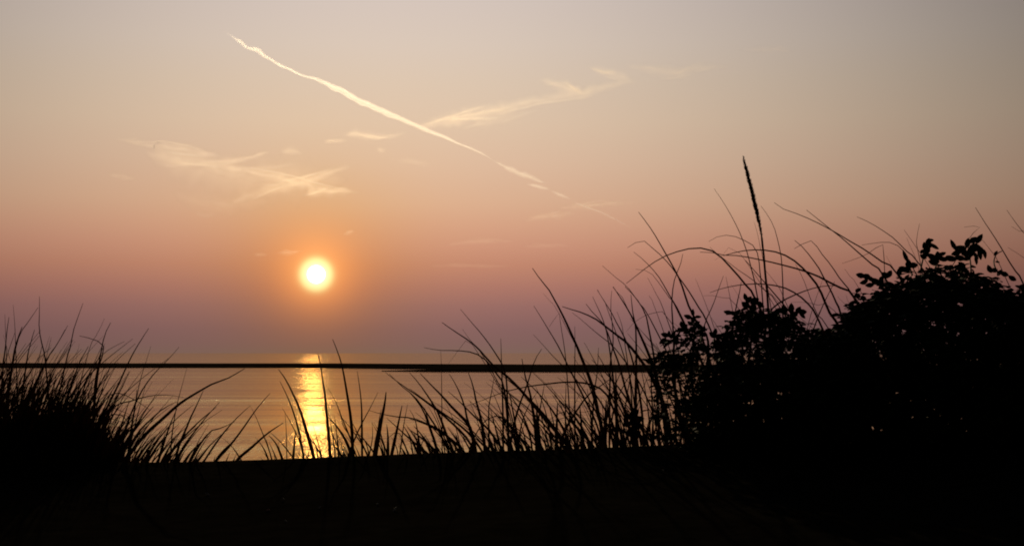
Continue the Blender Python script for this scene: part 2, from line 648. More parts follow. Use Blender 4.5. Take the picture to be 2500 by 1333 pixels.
def lone(pts, label, seed, nz=0.5):
    o = streak('cirrus_cloud', pts, M_CIRRUS, None, seed, 0.25, nz)
    return tag(o, label, 'cloud')


lone([(838, 574, 3, .08), (852, 569, 6, .22), (868, 564, 3, .05)], 'tiny bright cloud fleck just above the sun', 71)
lone([(672, 617, 3, .08), (700, 616, 6, .22), (740, 613, 3, .05)], 'short orange cloud streak level with the top of the sun glow', 72)
lone([(618, 622, 3, .05), (635, 621, 5, .12), (655, 622, 3, .04)], 'faint short cloud streak beside the orange streak near the sun', 73)
lone([(918, 358, 3, .05), (931, 367, 8, .16), (944, 361, 3, .04)], 'small cloud puff between the contrail and the crossed cirrus', 74)
lone([(960, 395, 4, .02), (1010, 397, 11, .07), (1060, 402, 4, .02)], 'very faint cloud smudge below the middle of the contrail', 75)
lone([(1085, 600, 3, .03), (1150, 591, 7, .10), (1215, 588, 6, .08), (1260, 590, 3, .03)], 'faint flat pinkish cloud line, the upper one between sun and grass tips', 76)
lone([(1040, 650, 3, .02), (1120, 648, 6, .07), (1200, 650, 5, .06), (1250, 648, 3, .02)], 'faint flat pinkish cloud line level with the sun', 77)
lone([(1270, 602, 3, .02), (1325, 600, 7, .08), (1400, 600, 3, .02)], 'short faint cloud line nearest the arching grass tips', 78)
lone([(1805, 122, 4, .02), (1880, 122, 9, .09), (1940, 124, 4, .02)], 'pale isolated cloud smudge high above the seed head', 79)

# ------------------------------------------------------------------ beach grass
rng = random.Random(11)


def blade_mesh(path, hw_base, tip_f=0.12, flat=0.45, nseg=None):
    """path = world points from root to tip, half width at root in metres: a folded tapering leaf blade"""
    n = len(path)
    verts, faces = [], []
    for i, p in enumerate(path):
        a, c = path[max(0, i - 1)], path[min(n - 1, i + 1)]
        tng = (c - a).normalized()
        side = tng.cross(Vector((0, 1, 0)))
        if side.length < 1e-4:
            side = Vector((1, 0, 0))
        side.normalize()
        dep = side.cross(tng).normalized()
        f = i / (n - 1)
        wd = hw_base * (0.78 + 0.5 * f if f < 0.25 else 1.03) * (1 - max(0, f - 0.12) / 0.88 * (1 - tip_f)) ** 0.9
        verts += [p + side * wd, p + dep * wd * flat, p - side * wd, p - dep * wd * flat]
    for i in range(n - 1):
        for j in range(4):
            a, b2 = i * 4 + j, i * 4 + (j + 1) % 4
            faces.append((a, b2, b2 + 4, a + 4))
    faces.append((3, 2, 1, 0))
    e = (n - 1) * 4
    faces.append((e, e + 1, e + 2, e + 3))
    return verts, faces


def traced(pts, Yb, dY):
    """picture polyline tip..root -> world points root..tip at its own depth, leaning dY towards or away from the eye"""
    pts = list(pts)[::-1]
    x, y = pts[0]
    g = crest_px(x) + 6
    if y < g:
        if len(pts) > 1:
            dx = (x - pts[1][0]) / max(8.0, y - pts[1][1])
            dx = max(-0.9, min(0.9, dx))
        else:
            dx = 0
        ext = g - y
        if ext > 40:
            pts = [(x + dx * 0.45 * ext, g), (x + dx * 0.33 * ext, y + ext * 0.5)] + pts
        else:
            pts = [(x + dx * ext * 0.8, g)] + pts
    n = max(8, min(26, int(sum(math.dist(a, b) for a, b in zip(pts, pts[1:])) / 22)))
    sm = catmull(pts, n)
    out = []
    for i, (px, py) in enumerate(sm):
        f = i / n
        out.append(at(px, py, Yb + dY * f * f))
    gz = ground_z(out[0].x, out[0].y) - 0.015
    if out[0].z > gz:
        out.insert(0, Vector((out[0].x, out[0].y, gz)))
    return out


def Z(ox, oy, s):
    return lambda pts: [(ox + x * s, oy + y * s) for x, y in pts]


A = Z(1400, 350, .3)
B = Z(1900, 450, .3)
Cc = Z(1500, 700, .3001)
D = Z(1000, 700, .32258)
E = Z(500, 780, .3)
Fz = Z(0, 700, .33765)
# (region, tip..root polyline, half width at the root in picture pixels)
BL = [
 (A, [(530,560),(640,710),(740,880),(830,1040),(880,1150),(940,1330),(1010,1480)], 4.5),
 (A, [(440,850),(555,790),(640,850),(730,930),(800,1010),(850,1080),(930,1190),(1010,1320),(1100,1480)], 3.2),
 (A, [(430,1140),(520,1070),(610,1000),(720,930),(850,880),(960,855),(1060,855),(1140,880),(1200,925),(1280,1010),(1360,1100),(1430,1190),(1480,1265)], 4.2),
 (A, [(490,885),(560,940),(630,1010),(690,1080),(750,1180),(800,1270),(840,1330)], 3.4),
 (A, [(505,1025),(610,1040),(660,1090),(720,1170),(790,1270),(830,1330)], 2.4),
 (A, [(235,995),(330,1080),(430,1160),(500,1250),(550,1320),(620,1420)], 2.6),
 (A, [(320,1170),(380,1240),(430,1320)], 2.6), (A, [(195,1190),(250,1290),(270,1330)], 2.2),
 (A, [(605,1095),(650,1180),(700,1280),(725,1330)], 2.4), (A, [(615,1240),(660,1330)], 2.2),
 (A, [(890,900),(870,990),(840,1060),(815,1140),(803,1250),(800,1330),(810,1500)], 3.6),
 (A, [(1220,1080),(1180,1190),(1130,1330),(1080,1440)], 3.0),
 (A, [(1365,1130),(1350,1220),(1325,1330),(1300,1500)], 4.8),
 (A, [(1100,800),(1160,765),(1240,748),(1320,760),(1400,795),(1460,830),(1490,870),(1510,960),(1520,1070),(1530,1160)], 2.8),
 (A, [(1145,370),(1220,480),(1290,600),(1350,720),(1390,820),(1420,910),(1450,1030),(1475,1130)], 2.8),
 (A, [(1470,640),(1500,740),(1520,850),(1545,960)], 2.0),
 (A, [(1525,510),(1590,600),(1635,690),(1665,800),(1690,920),(1700,1060),(1705,1200),(1705,1320)], 3.0),
 (A, [(1220,915),(1310,890),(1420,870),(1520,868),(1620,878),(1720,910),(1810,965),(1890,1040),(1950,1110),(2000,1180),(2047,1293),(2087,1383),(2127,1433)], 5.2),
 (A, [(1030,885),(1130,890),(1220,910),(1350,915),(1480,940),(1600,965),(1720,995),(1850,1030),(1972,1073),(2067,1123),(2167,1173),(2277,1243)], 4.6),
 (A, [(1150,950),(1220,912),(1350,890)], 1.4),
 (A, [(1110,845),(1160,890),(1250,960),(1340,1030),(1430,1090),(1470,1120),(1560,1200),(1650,1290)], 2.4),
 (A, [(1800,790),(1870,850),(1950,950),(2000,1020),(2037,1093),(2087,1183),(2137,1293),(2177,1393)], 4.6),
 (B, [(130,525),(270,460),(340,550),(430,660),(510,780),(600,900)], 3.4),
 (B, [(-33,150),(0,185),(150,240),(270,290),(390,350),(480,400),(560,450),(700,530),(800,600),(900,670),(960,715)], 3.6),
 (B, [(230,210),(330,290),(430,370),(520,440),(600,510),(680,580),(760,650),(840,720)], 4.2),
 (B, [(640,265),(740,310),(840,370),(940,440),(1010,510),(1080,580),(1150,650)], 3.4),
 (B, [(680,495),(780,480),(880,470),(960,490),(1010,540),(1060,610)], 2.8),
 (B, [(520,645),(620,610),(720,570),(820,500),(850,490),(860,600),(865,700)], 2.2),
 (B, [(1045,435),(1075,510),(1100,560),(1130,640)], 1.8), (B, [(1150,320),(1130,420),(1125,500),(1145,580)], 2.6),
 (B, [(1605,190),(1680,310),(1740,400),(1810,510),(1880,630),(1940,720),(1980,780)], 4.0),
 (B, [(1860,210),(1930,310),(2000,400),(2060,490)], 3.4), (B, [(1900,345),(1990,400),(2060,450)], 2.2),
 (B, [(1870,515),(1960,570),(2000,600),(2060,650)], 2.2),
 (B, [(1510,350),(1640,340),(1590,400),(1540,460)], 2.2), (B, [(1640,430),(1700,500),(1750,570),(1800,650)], 2.4),
 (B, [(500,830),(400,825),(270,850),(160,890),(80,925),(0,970),(-40,1000)], 4.4),
 (A, [(1110,1215),(1180,1190),(1280,1165),(1400,1148),(1540,1145),(1680,1165),(1760,1195),(1850,1250),(1930,1330),(1997,1443)], 4.0),
 (B, [(140,650),(190,740),(230,840),(270,950),(330,1080),(380,1130)], 2.4),
 (A, [(1060,1240),(1150,1240),(1250,1270),(1320,1310)], 1.8), (A, [(1560,1030),(1640,1130),(1700,1230)], 2.2),
 (B, [(100,960),(220,960),(330,985),(450,1020)], 1.8), (B, [(540,690),(600,770),(660,850)], 2.0),
 (B, [(360,1000),(310,1080),(270,1140)], 1.8), (B, [(550,900),(570,960),(600,1000)], 1.8),
 (D, [(385,170),(460,260),(530,340),(600,430),(660,520),(690,570),(730,680),(745,1000)], 3.0),
 (D, [(245,270),(330,330),(430,395),(490,440),(540,490),(600,560),(660,620),(740,680),(830,770),(900,850),(960,920),(1050,1030),(1120,1110),(1160,1200)], 5.0),
 (D, [(110,460),(220,480),(330,482),(440,490),(510,510),(570,550),(610,590),(650,650),(690,690),(720,800),(740,1000),(745,1150)], 3.2),
 (D, [(295,580),(310,560),(370,480),(430,405),(470,430)], 1.5),
 (D, [(690,390),(693,480),(695,570),(700,700),(705,900)], 3.2), (D, [(400,320),(440,380),(490,440),(560,530)], 2.0),
 (D, [(235,480),(240,580),(243,800)], 1.8),
 (D, [(930,-140),(1000,-40),(1040,0),(1080,70),(1130,160),(1180,260),(1230,370),(1270,460),(1310,560),(1350,660),(1390,780),(1420,920),(1450,1050),(1480,1180)], 5.6),
 (D, [(940,145),(1000,240),(1060,340),(1120,440),(1170,540),(1210,620),(1270,740),(1330,860),(1400,1000)], 3.2),
 (D, [(935,360),(1010,440),(1080,520),(1150,590),(1260,700)], 2.4),
 (D, [(1055,305),(1120,210),(1130,196),(1150,330),(1170,450),(1185,590)], 2.0), (D, [(1010,50),(1080,130),(1130,200)], 1.5),
 (D, [(1155,150),(1200,165),(1300,195),(1400,240),(1470,290),(1560,360),(1640,420),(1700,490),(1760,570),(1830,680)], 6.0),
 (D, [(1230,195),(1300,250),(1380,320),(1460,385),(1530,440),(1590,510),(1650,590),(1720,690)], 2.6),
 (D, [(1335,130),(1390,200),(1440,250),(1480,300),(1510,380),(1530,440),(1560,520),(1590,600),(1620,720),(1660,860),(1690,960)], 4.0),
 (D, [(1385,75),(1420,150),(1460,240),(1490,340),(1510,450),(1530,600),(1550,800)], 3.6),
 (D, [(1420,25),(1480,120),(1530,200),(1570,280),(1620,370),(1660,470),(1690,570),(1720,700)], 3.6),
 (D, [(1530,30),(1522,150),(1535,300),(1540,440),(1520,560),(1515,800)], 3.0),
 (D, [(1540,0),(1600,90),(1650,170),(1700,260),(1740,350),(1790,460),(1830,560),(1880,720)], 5.2),
 (D, [(1630,0),(1700,70),(1750,140),(1790,220),(1810,320),(1830,420),(1850,540),(1870,760)], 4.4),
 (D, [(1570,190),(1600,270),(1620,370)], 2.4), (D, [(1675,60),(1690,200),(1710,300),(1715,450),(1715,600),(1710,900)], 5.0),
 (D, [(1640,340),(1700,270),(1780,220),(1860,195),(1950,230)], 1.8),
 (D, [(1250,300),(1252,450),(1250,590),(1250,800)], 2.6),
 (D, [(1430,460),(1425,560),(1420,650),(1400,780),(1390,900)], 3.0),
 (D, [(1000,470),(950,550),(920,640),(890,740),(840,870),(800,1000),(770,1150)], 3.6),
 (D, [(850,545),(860,600),(880,700),(910,800),(930,920),(950,1040),(960,1200)], 5.2),
 (D, [(445,650),(480,750),(500,850),(530,960),(550,1050),(570,1230)], 5.0),
 (D, [(640,680),(620,800),(600,900),(600,1050)], 3.0),
 (D, [(80,655),(160,740),(240,820),(320,910),(390,980),(450,1050),(480,1150),(500,1240)], 5.4),
 (D, [(0,650),(70,730),(140,830),(210,940),(250,1040),(290,1150),(330,1240)], 4.2),
 (D, [(0,770),(80,830),(160,890),(260,960),(370,1040),(450,1110),(520,1200)], 3.6),
 (D, [(0,800),(60,870),(110,950),(150,1060),(190,1170),(215,1260)], 4.4),
 (D, [(300,660),(350,740),(390,830),(420,920),(440,1020),(470,1100),(490,1240)], 4.2),
 (D, [(290,790),(360,850),(430,920),(500,990),(580,1060),(650,1150),(700,1230)], 3.8),
 (D, [(570,880),(630,940),(700,1020),(760,1090),(850,1220)], 3.6),
 (D, [(420,905),(520,870),(620,830),(720,795),(820,770),(920,750),(1000,740),(1100,728),(1200,720),(1300,725),(1390,745),(1480,800),(1540,920)], 3.2),
 (D, [(1540,680),(1460,740),(1400,780),(1340,830),(1290,900),(1230,990),(1180,1080)], 3.8),
 (D, [(0,1000),(100,1030),(200,1080),(300,1140),(400,1230)], 3.6), (D, [(0,1140),(60,1200),(120,1260)], 3.6),
 (D, [(0,930),(40,1000),(60,1100),(75,1240)], 3.0), (D, [(960,930),(970,1050),(975,1240)], 9.0),
 (D, [(1020,740),(1000,850),(985,940),(970,1050)], 3.6), (D, [(1185,720),(1180,900),(1180,1080)], 3.0),
 (D, [(1120,880),(1115,1000),(1110,1240)], 5.6), (D, [(1060,1020),(1150,1000),(1230,970),(1300,1060)], 2.0),
 (D, [(1080,820),(1130,890),(1190,990),(1230,1100)], 3.2), (D, [(640,700),(720,770),(790,860),(850,960)], 3.0),
 (D, [(1290,900),(1300,1050),(1310,1240)], 5.0), (D, [(1490,850),(1480,1000),(1470,1240)], 5.6), (D, [(1560,640),(1565,850),(1570,1240)], 6.0),
 (E, [(600,405),(660,490),(720,610),(770,720),(810,850),(850,980),(885,1110)], 5.6),
 (E, [(610,500),(660,600),(710,720),(750,850),(780,980),(805,1120)], 3.6),
 (E, [(630,720),(690,820),(730,900),(760,960)], 2.2),
 (E, [(920,280),(945,380),(960,500),(980,620),(990,760),(1005,900),(1020,1110)], 4.8),
 (E, [(1040,160),(1080,260),(1115,370),(1140,500),(1160,620),(1185,780),(1200,950),(1205,1110)], 4.8),
 (E, [(1240,420),(1260,550),(1275,700),(1278,850),(1280,1100)], 3.6),
 (E, [(990,780),(1050,840),(1110,920),(1160,1010),(1190,1100)], 5.0),
 (E, [(1410,590),(1340,730),(1280,840),(1220,970),(1180,1090)], 2.6),
 (E, [(1475,590),(1465,680),(1440,800),(1410,950),(1385,1100)], 8.0),
 (E, [(1605,700),(1580,820),(1550,960),(1520,1100)], 5.4), (E, [(1480,850),(1490,950),(1490,1100)], 5.0),
 (E, [(1470,430),(1560,500),(1660,570),(1760,640),(1880,730),(2000,830),(2130,960)], 3.6),
 (E, [(1500,440),(1600,540),(1700,620),(1780,720),(1840,810),(1900,900),(1950,1000),(1990,1080)], 3.0),
 (E, [(1340,740),(1450,770),(1560,790),(1680,800),(1790,840),(1900,890),(1980,950),(2060,1060)], 3.4),
 (E, [(1790,720),(1830,860),(1860,960),(1895,1090)], 4.2),
 (E, [(1480,800),(1580,890),(1680,980),(1780,1060),(1840,1110)], 3.4), (E, [(1720,850),(1740,960),(1755,1080)], 3.4),
 (E, [(1100,730),(1120,850),(1180,950),(1200,1050)], 2.6), (E, [(990,540),(1060,650),(1100,760),(1150,880),(1190,980)], 2.6),
 (E, [(1360,830),(1365,950),(1340,1100)], 1.8),
 (E, [(640,840),(560,890),(480,950),(380,1040),(270,1130)], 4.6), (E, [(530,600),(450,690),(390,770),(300,900),(200,1030),(100,1140)], 3.4),
 (E, [(370,700),(260,800),(130,950),(0,1140)], 3.0), (E, [(370,700),(420,800),(460,900),(490,970),(520,1050)], 2.0),
 (E, [(520,940),(580,1010),(630,1130)], 3.8), (E, [(650,740),(660,850),(665,1000)], 1.6), (E, [(500,970),(540,1120)], 2.2),
 (E, [(740,900),(730,1000),(720,1120)], 4.0), (E, [(1000,720),(1015,800),(1050,1000)], 2.2), (E, [(240,830),(140,880),(60,900),(0,960),(-60,1050)], 3.2),
 (E, [(130,950),(210,1020),(270,1100)], 2.2), (E, [(1650,690),(1620,850),(1600,1000),(1585,1100)], 2.2),
 (Fz, [(285,70),(285,180),(283,300),(300,400),(320,480),(330,560)], 3.4), (Fz, [(275,150),(200,260),(150,330),(120,420),(100,520)], 3.2),
 (Fz, [(600,120),(560,230),(530,320),(510,430),(480,530)], 3.4), (Fz, [(95,130),(105,250),(110,350)], 2.4),
 (Fz, [(65,220),(50,320),(40,430),(25,560)], 4.2), (Fz, [(35,200),(40,330),(45,450)], 2.2), (Fz, [(490,280),(440,370),(390,450),(340,530)], 3.4),
 (Fz, [(755,230),(710,330),(670,390),(640,470)], 2.0), (Fz, [(800,260),(760,340),(740,420),(720,530),(690,680),(680,850)], 4.4),
 (Fz, [(575,355),(670,378),(740,410),(750,440),(740,500),(720,560),(700,700)], 3.8),
 (Fz, [(1075,300),(1030,370),(980,450),(930,545),(900,610),(850,720),(790,840),(740,950)], 4.2),
 (Fz, [(900,395),(830,430),(750,480),(680,560),(600,650)], 2.6), (Fz, [(980,410),(900,480),(830,550),(760,640)], 2.4),
 (Fz, [(1295,435),(1230,510),(1150,590),(1080,670),(1000,800)], 3.0),
 (Fz, [(1770,590),(1650,660),(1540,700),(1450,750),(1350,810),(1280,860),(1180,950),(1100,1020),(1040,1080),(960,1180)], 5.4),
 (Fz, [(1330,800),(1240,785),(1150,782),(1050,795),(950,825),(850,850),(780,920)], 2.8), (Fz, [(1280,830),(1180,880),(1090,960),(1010,1040)], 4.0),
 (Fz, [(1350,590),(1320,700),(1295,790),(1270,900)], 2.0), (Fz, [(990,740),(980,850),(960,960),(940,1100)], 4.6),
 (Fz, [(1470,750),(1420,860),(1380,940),(1340,1040),(1300,1130)], 4.2), (Fz, [(1590,830),(1500,930),(1420,1030),(1350,1120),(1300,1200)], 3.2),
 (Fz, [(1280,880),(1240,970),(1200,1080),(1150,1240)], 4.2), (Fz, [(1090,430),(1060,530),(1030,620),(1000,740)], 2.2),
 (Fz, [(250,310),(215,430),(190,560)], 5.0), (Fz, [(470,310),(410,420),(330,540)], 3.4), (Fz, [(640,430),(600,500),(570,560)], 5.0),
 (Fz, [(160,290),(120,400),(95,520)], 6.0), (Fz, [(370,440),(290,510),(250,560)], 3.0),
]

# clumps: name of span, x range of roots, number of extra blades, tip height range (px above crest), lean px per px, label
TUFTS = [
 (-90, 30, 88, (170, 340), 0.16, 'tall dense beach grass clump farthest from the bush, cut by the frame edge'),
 (30, 95, 88, (150, 330), 0.19, 'tall dense beach grass clump whose spiky tips rise highest above the sandbar'),
 (95, 165, 88, (140, 300), 0.22, 'dense beach grass clump with fine tips just over the sandbar, beside the tallest clump'),
 (165, 240, 84, (110, 260), 0.27, 'dense beach grass clump with one hooked dark blade bent over the sandbar'),
 (240, 320, 50, (70, 215), 0.40, 'thinning beach grass clump with water showing between its leaning blades'),
 (320, 400, 40, (50, 160), 0.48, 'low beach grass clump with one long thick blade arching out over the water'),
 (400, 480, 28, (25, 105), 0.55, 'sparse low beach grass clump at the thin end of the dense grass'),
 (480, 620, 7, (15, 60), 0.5, 'few thin grass blades leaning toward the sun glitter on bare crest'),
 (620, 722, 8, (20, 80), -0.3, 'small thin grass clump at the orange edge of the sun glitter'),
 (722, 790, 9, (20, 90), -0.25, 'grass clump standing inside the bright sun glitter with two thick slanting blades'),
 (790, 875, 16, (25, 110), -0.25, 'upright grass clump beside the sun glitter with one blade above the sandbar'),
 (875, 990, 16, (25, 120), -0.1, 'grass clump with a very thick dark spear shaped blade'),
 (990, 1080, 26, (25, 120), -0.35, 'beach grass clump of leaning blades next to the spear shaped blade'),
 (1080, 1180, 34, (30, 150), -0.35, 'beach grass clump of dense low blades under the start of the muddy spit'),
 (1180, 1260, 34, (30, 160), -0.35, 'beach grass clump whose kinked blade tips cross well above the sandbar'),
 (1260, 1350, 38, (30, 180), -0.3, 'beach grass clump with a stout dark tangle at its root'),
 (1350, 1430, 40, (30, 200), -0.28, 'beach grass clump with long blades crossing the horizontal bent blade'),
 (1430, 1510, 44, (40, 240), -0.26, 'tall beach grass clump with the longest slanting blade over open water'),
 (1510, 1590, 46, (40, 270), -0.24, 'thick beach grass clump with a stout blade curving over its neighbours'),
 (1590, 1700, 40, (40, 290), -0.2, 'thick beach grass clump at the foot of the smaller shrub'),
 (1700, 1800, 22, (100, 380), -0.2, 'tall beach grass clump rising behind the smaller shrub'),
 (1800, 1960, 24, (150, 420), -0.16, 'arching beach grass clump behind the middle shrub, around the seed head stalk'),
 (1960, 2100, 18, (150, 400), -0.3, 'arching beach grass clump between the middle shrub and the big bush'),
 (2100, 2320, 12, (180, 470), -0.35, 'long bent beach grass blades rising behind the shoulder of the big bush'),
 (2320, 2640, 14, (200, 520), -0.35, 'beach grass blades rising behind the top of the big bush'),
]
tuft_objs = []
for (x0, x1, n, hr, lean, lab) in TUFTS:
    xm = (x0 + x1) / 2
    p = at(xm, crest_px(xm), 4.12)
    p.z = ground_z(p.x, p.y)
    tuft_objs.append([thing('grass_clump', p, lab, 'grass clump', 'beach grass clumps along the dune crest'), x0, x1, 0])


def tuft_for(px):
    for t_ in tuft_objs:
        if t_[1] <= px < t_[2]:
            return t_
    return tuft_objs[0] if px < 0 else tuft_objs[-1]


def add_blade(path, hw_px, rootpx):
    Yb = path[0].y
    v, f = blade_mesh(path, hw_px * Yb / F_PX)
    t_ = tuft_for(rootpx)
    t_[3] += 1
    mesh_obj('blade', v, f, M_GRASS, t_[0])


for z, pts, hw in BL:
    pts = z(pts)
    Yb = 4.12 + rng.uniform(-0.14, 0.3)
    path = traced(pts, Yb, rng.uniform(-0.3, 0.3))
    rx = 1250 + path[0].x / path[0].y * F_PX
    add_blade(path, hw * 0.95, rx)

for (x0, x1, n, hr, lean, lab) in TUFTS:
    for _ in range(n):
        x = rng.uniform(x0, x1)
        hgt = hr[0] + (hr[1] - hr[0]) * rng.random() ** 1.7
        if rng.random() < 0.25:
            hgt *= 0.5
        ln = lean + rng.gauss(0, 0.15 if x0 < 480 else 0.24)
        curve = rng.uniform(0.0, 0.34) * (1 if ln > 0 else -1)
        g = crest_px(x) + 5
        pts = []
        for i in range(6):
            f = i / 5
            bendk = ln * f + curve * f ** 2.4
            pts.append((x + hgt * bendk, g - hgt * f * (1 - 0.14 * abs(curve) * f)))
        if rng.random() < 0.07 and hgt > 90:       # a snapped blade
            k = 3
            bx, by = pts[k]
            sgn = -1 if ln < 0 else 1
            pts = pts[:k + 1] + [(bx + sgn * hgt * 0.16, by + hgt * rng.uniform(-0.03, .1)), (bx + sgn * hgt * .32, by + hgt * rng.uniform(.02, .22))]
        Yb = 4.1 + rng.uniform(-0.2, 0.5)
        path = traced(pts[::-1], Yb, rng.uniform(-0.25, 0.25))
        add_blade(path, rng.uniform(1.1, 2.6) if rng.random() < .87 else rng.uniform(2.6, 4.4), x)

# short uncountable understorey of the dense grass
v_all, f_all = [], []
for q_ in range(3300):
    x = rng.uniform(-560, 300)
    g = crest_px(x) + 5
    if x > 215 and rng.random() < (x - 215) / 90 * .8 + .2:
        continue
    hmax = lerp_table([(-560, 40), (-330, 120), (-160, 160), (60, 155), (150, 145), (215, 130), (238, 85), (262, 45), (300, 35)], x) * (1 + .3 * noise.noise(Vector((x / 22, 3, 3))))
    hgt = rng.uniform(40, hmax) * rng.uniform(.75, 1)
    ln = rng.gauss(0.12, 0.16)
    pts = [(x, g), (x + ln * hgt * .5, g - hgt * .5), (x + ln * hgt * 1.1, g - hgt)]
    if q_ >= 2100:                                   # finer, taller stems between the clumps
        x = rng.uniform(-420, 270)
        g = crest_px(x) + 5
        hgt = lerp_table([(-420, 120), (-160, 250), (60, 235), (160, 205), (240, 120), (330, 50)], x) * rng.uniform(.45, 1.0)
        ln = rng.gauss(0.30, 0.15)
        pts = [(x, g), (x + ln * hgt * .45, g - hgt * .5), (x + ln * hgt * 1.05, g - hgt)]
    path = traced(pts[::-1], rng.uniform(3.95, 4.7), rng.uniform(-.1, .1))
    v, f = blade_mesh(path, (rng.uniform(3, 5.5) if q_ < 2100 else rng.uniform(1.0, 2.2)) * path[0].y / F_PX, tip_f=.3)
    o = len(v_all)
    v_all += v
    f_all += [tuple(i + o for i in q) for q in f]
tag(mesh_obj('grass', v_all, f_all, M_GRASS), 'dense dark matted grass at the root of the tall grass clumps', 'grass', kind='stuff')

# the flowering stalk
stalk_px = [(1533, 770), (1541, 850), (1548, 900), (1560, 1050), (1575, 1200), (1582, 1300), (1592, 1480), (1610, 1800), (1625, 2100)]
head_px = [(1382, 112), (1392, 160), (1405, 210), (1440, 345), (1470, 470), (1500, 600), (1520, 690), (1533, 775)]
YS = 4.15
root = at(1888, crest_px(1888), YS)
root.z = ground_z(root.x, root.y)
st = thing('grass_stalk', root, 'tallest single grass stalk topped by a dark spike shaped seed head', 'grass stalk')
sp = traced(A(stalk_px), YS, 0.05)
v, f = blade_mesh(sp, 3.2 * YS / F_PX, tip_f=0.75, flat=1.0)
mesh_obj('stem', v, f, M_GRASS, st)
hp = catmull(A(head_px)[::-1], 60)
hw_t = [(0, 1.2), (0.08, 2.2), (0.25, 4.2), (0.45, 5.6), (0.62, 5.4), (0.8, 3.8), (0.93, 1.8), (1.0, 0.7)]
vs, fs = [], []
axis = [at(px, py, YS + 0.05 + 0.02 * i / 60) for i, (px, py) in enumerate(hp)]
for i, p in enumerate(axis):                       # core
    hw = lerp_table(hw_t, i / 60) * 0.8 * YS / F_PX
    for j in range(8):
        a = j * math.pi / 4
        k = hw * (1 + 0.25 * noise.noise(Vector((i * .8, j * 1.3, 3))))
        vs.append(p + Vector((math.cos(a) * k, math.sin(a) * k, 0)))
for i in range(60):
    for j in range(8):
        a, b2 = i * 8 + j, i * 8 + (j + 1) % 8
        fs.append((a, b2, b2 + 8, a + 8))
for _ in range(420):                               # spikelets
    u = rng.random()
    i = min(59, int(u * 60))
    p = axis[i]
    tdir = (axis[i + 1] - axis[i]).normalized()
    hw = lerp_table(hw_t, u) * YS / F_PX
    a = rng.uniform(0, 2 * math.pi)
    outd = Vector((math.cos(a), math.sin(a), 0))
    bse = p + outd * hw * 0.5
    ln = rng.uniform(.008, .016) * (0.5 + 0.5 * min(1, hw / .004))
    tip = bse + (tdir + outd * 0.36).normalized() * ln
    sd = outd.cross(tdir).normalized() * 0.0012
    o = len(vs)
    mid = (bse + tip) / 2
    vs += [bse, mid + sd, tip, mid - sd, mid + outd * .001]
    fs += [(o, o + 1, o + 4), (o + 1, o + 2, o + 4), (o + 2, o + 3, o + 4), (o + 3, o, o + 4)]
mesh_obj('seed_head', vs, fs, M_SEED, st)


# ------------------------------------------------------------------ shrubs (beach rose)
def leaf(vs, fs, c, d, nrm, L, W, fold=0.25, droop=0.15):
    """one oval leaflet from its stalk end c along d"""
    s = d.cross(nrm)
    if s.length < 1e-5:
        s = Vector((1, 0, 0))
    s.normalize()
    nrm = s.cross(d).normalized()
    o = len(vs)
    prof = [(0.0, 0.0), (0.18, 0.62), (0.45, 1.0), (0.72, 0.78), (0.9, 0.36), (1.0, 0.0)]
    mids, lf, rt = [], [], []
    for f, wv_ in prof:
        m = c + d * (L * f) - nrm * (droop * L * f * f)
        mids.append(m)
        up = nrm * (fold * W * wv_ * 0.5)
        lf.append(m + s * (W * .5 * wv_) + up)
        rt.append(m - s * (W * .5 * wv_) + up)
    vs += mids + lf[1:-1] + rt[1:-1]
    n = len(prof)
    li = lambda k: o + (k if k in (0, n - 1) else n + k - 1)
    ri = lambda k: o + (k if k in (0, n - 1) else n + n - 2 + k - 1)
    for k in range(n - 1):
        for get, flip in ((li, 0), (ri, 1)):
            q = [o + k, o + k + 1, get(k + 1), get(k)]
            q2 = []
            for i_ in q:
                if i_ not in q2:
                    q2.append(i_)
            if len(q2) >= 3:
                fs.append(tuple(q2[::-1] if flip else q2))


def rvec(r):
    while True:
        v = Vector((r.uniform(-1, 1), r.uniform(-1, 1), r.uniform(-1, 1)))
        if .05 < v.length < 1:
            return v.normalized()


def spray(vs, fs, p, d, r, L=0.035):
    """a compound leaf: five to seven leaflets along a short stalk"""
    up = (Vector((0, 0, 1)) + rvec(r) * 0.7).normalized()
    s = d.cross(up).normalized()
    nrm = s.cross(d).normalized()
    n = r.choice((2, 3, 3))
    step = L * 0.62
    for i in range(n):
        q = p + d * (step * (i + 0.6)) - Vector((0, 0, 1)) * (0.02 * i * i * L / .035 * .3)
        for sg in (1, -1):
            dd = (d * 0.45 + s * sg + rvec(r) * .3).normalized()
            leaf(vs, fs, q, dd, (nrm + rvec(r) * .4).normalized(), L * r.uniform(.75, 1.05), L * r.uniform(.6, .78))
    leaf(vs, fs, p + d * step * (n + .5), (d + rvec(r) * .25).normalized(), nrm, L * r.uniform(.9, 1.15), L * r.uniform(.55, .7))
    e = p + d * step * (n + .5)                   # its stalk
    tube(vs, fs, [p, (p + e) / 2, e], 0.0012, 0.0008, 3)


def tube(vs, fs, path, r0, r1, k=5):
    o = len(vs)
    n = len(path)
    for i, p in enumerate(path):
        tng = (path[min(n - 1, i + 1)] - path[max(0, i - 1)]).normalized()
        a = tng.orthogonal().normalized()
        b_ = tng.cross(a)
        rr = r0 + (r1 - r0) * i / (n - 1)
        for j in range(k):
            an = 2 * math.pi * j / k
            vs.append(p + a * (math.cos(an) * rr) + b_ * (math.sin(an) * rr))
    for i in range(n - 1):
        for j in range(k):
            a0, b0 = o + i * k + j, o + i * k + (j + 1) % k
            fs.append((a0, b0, b0 + k, a0 + k))


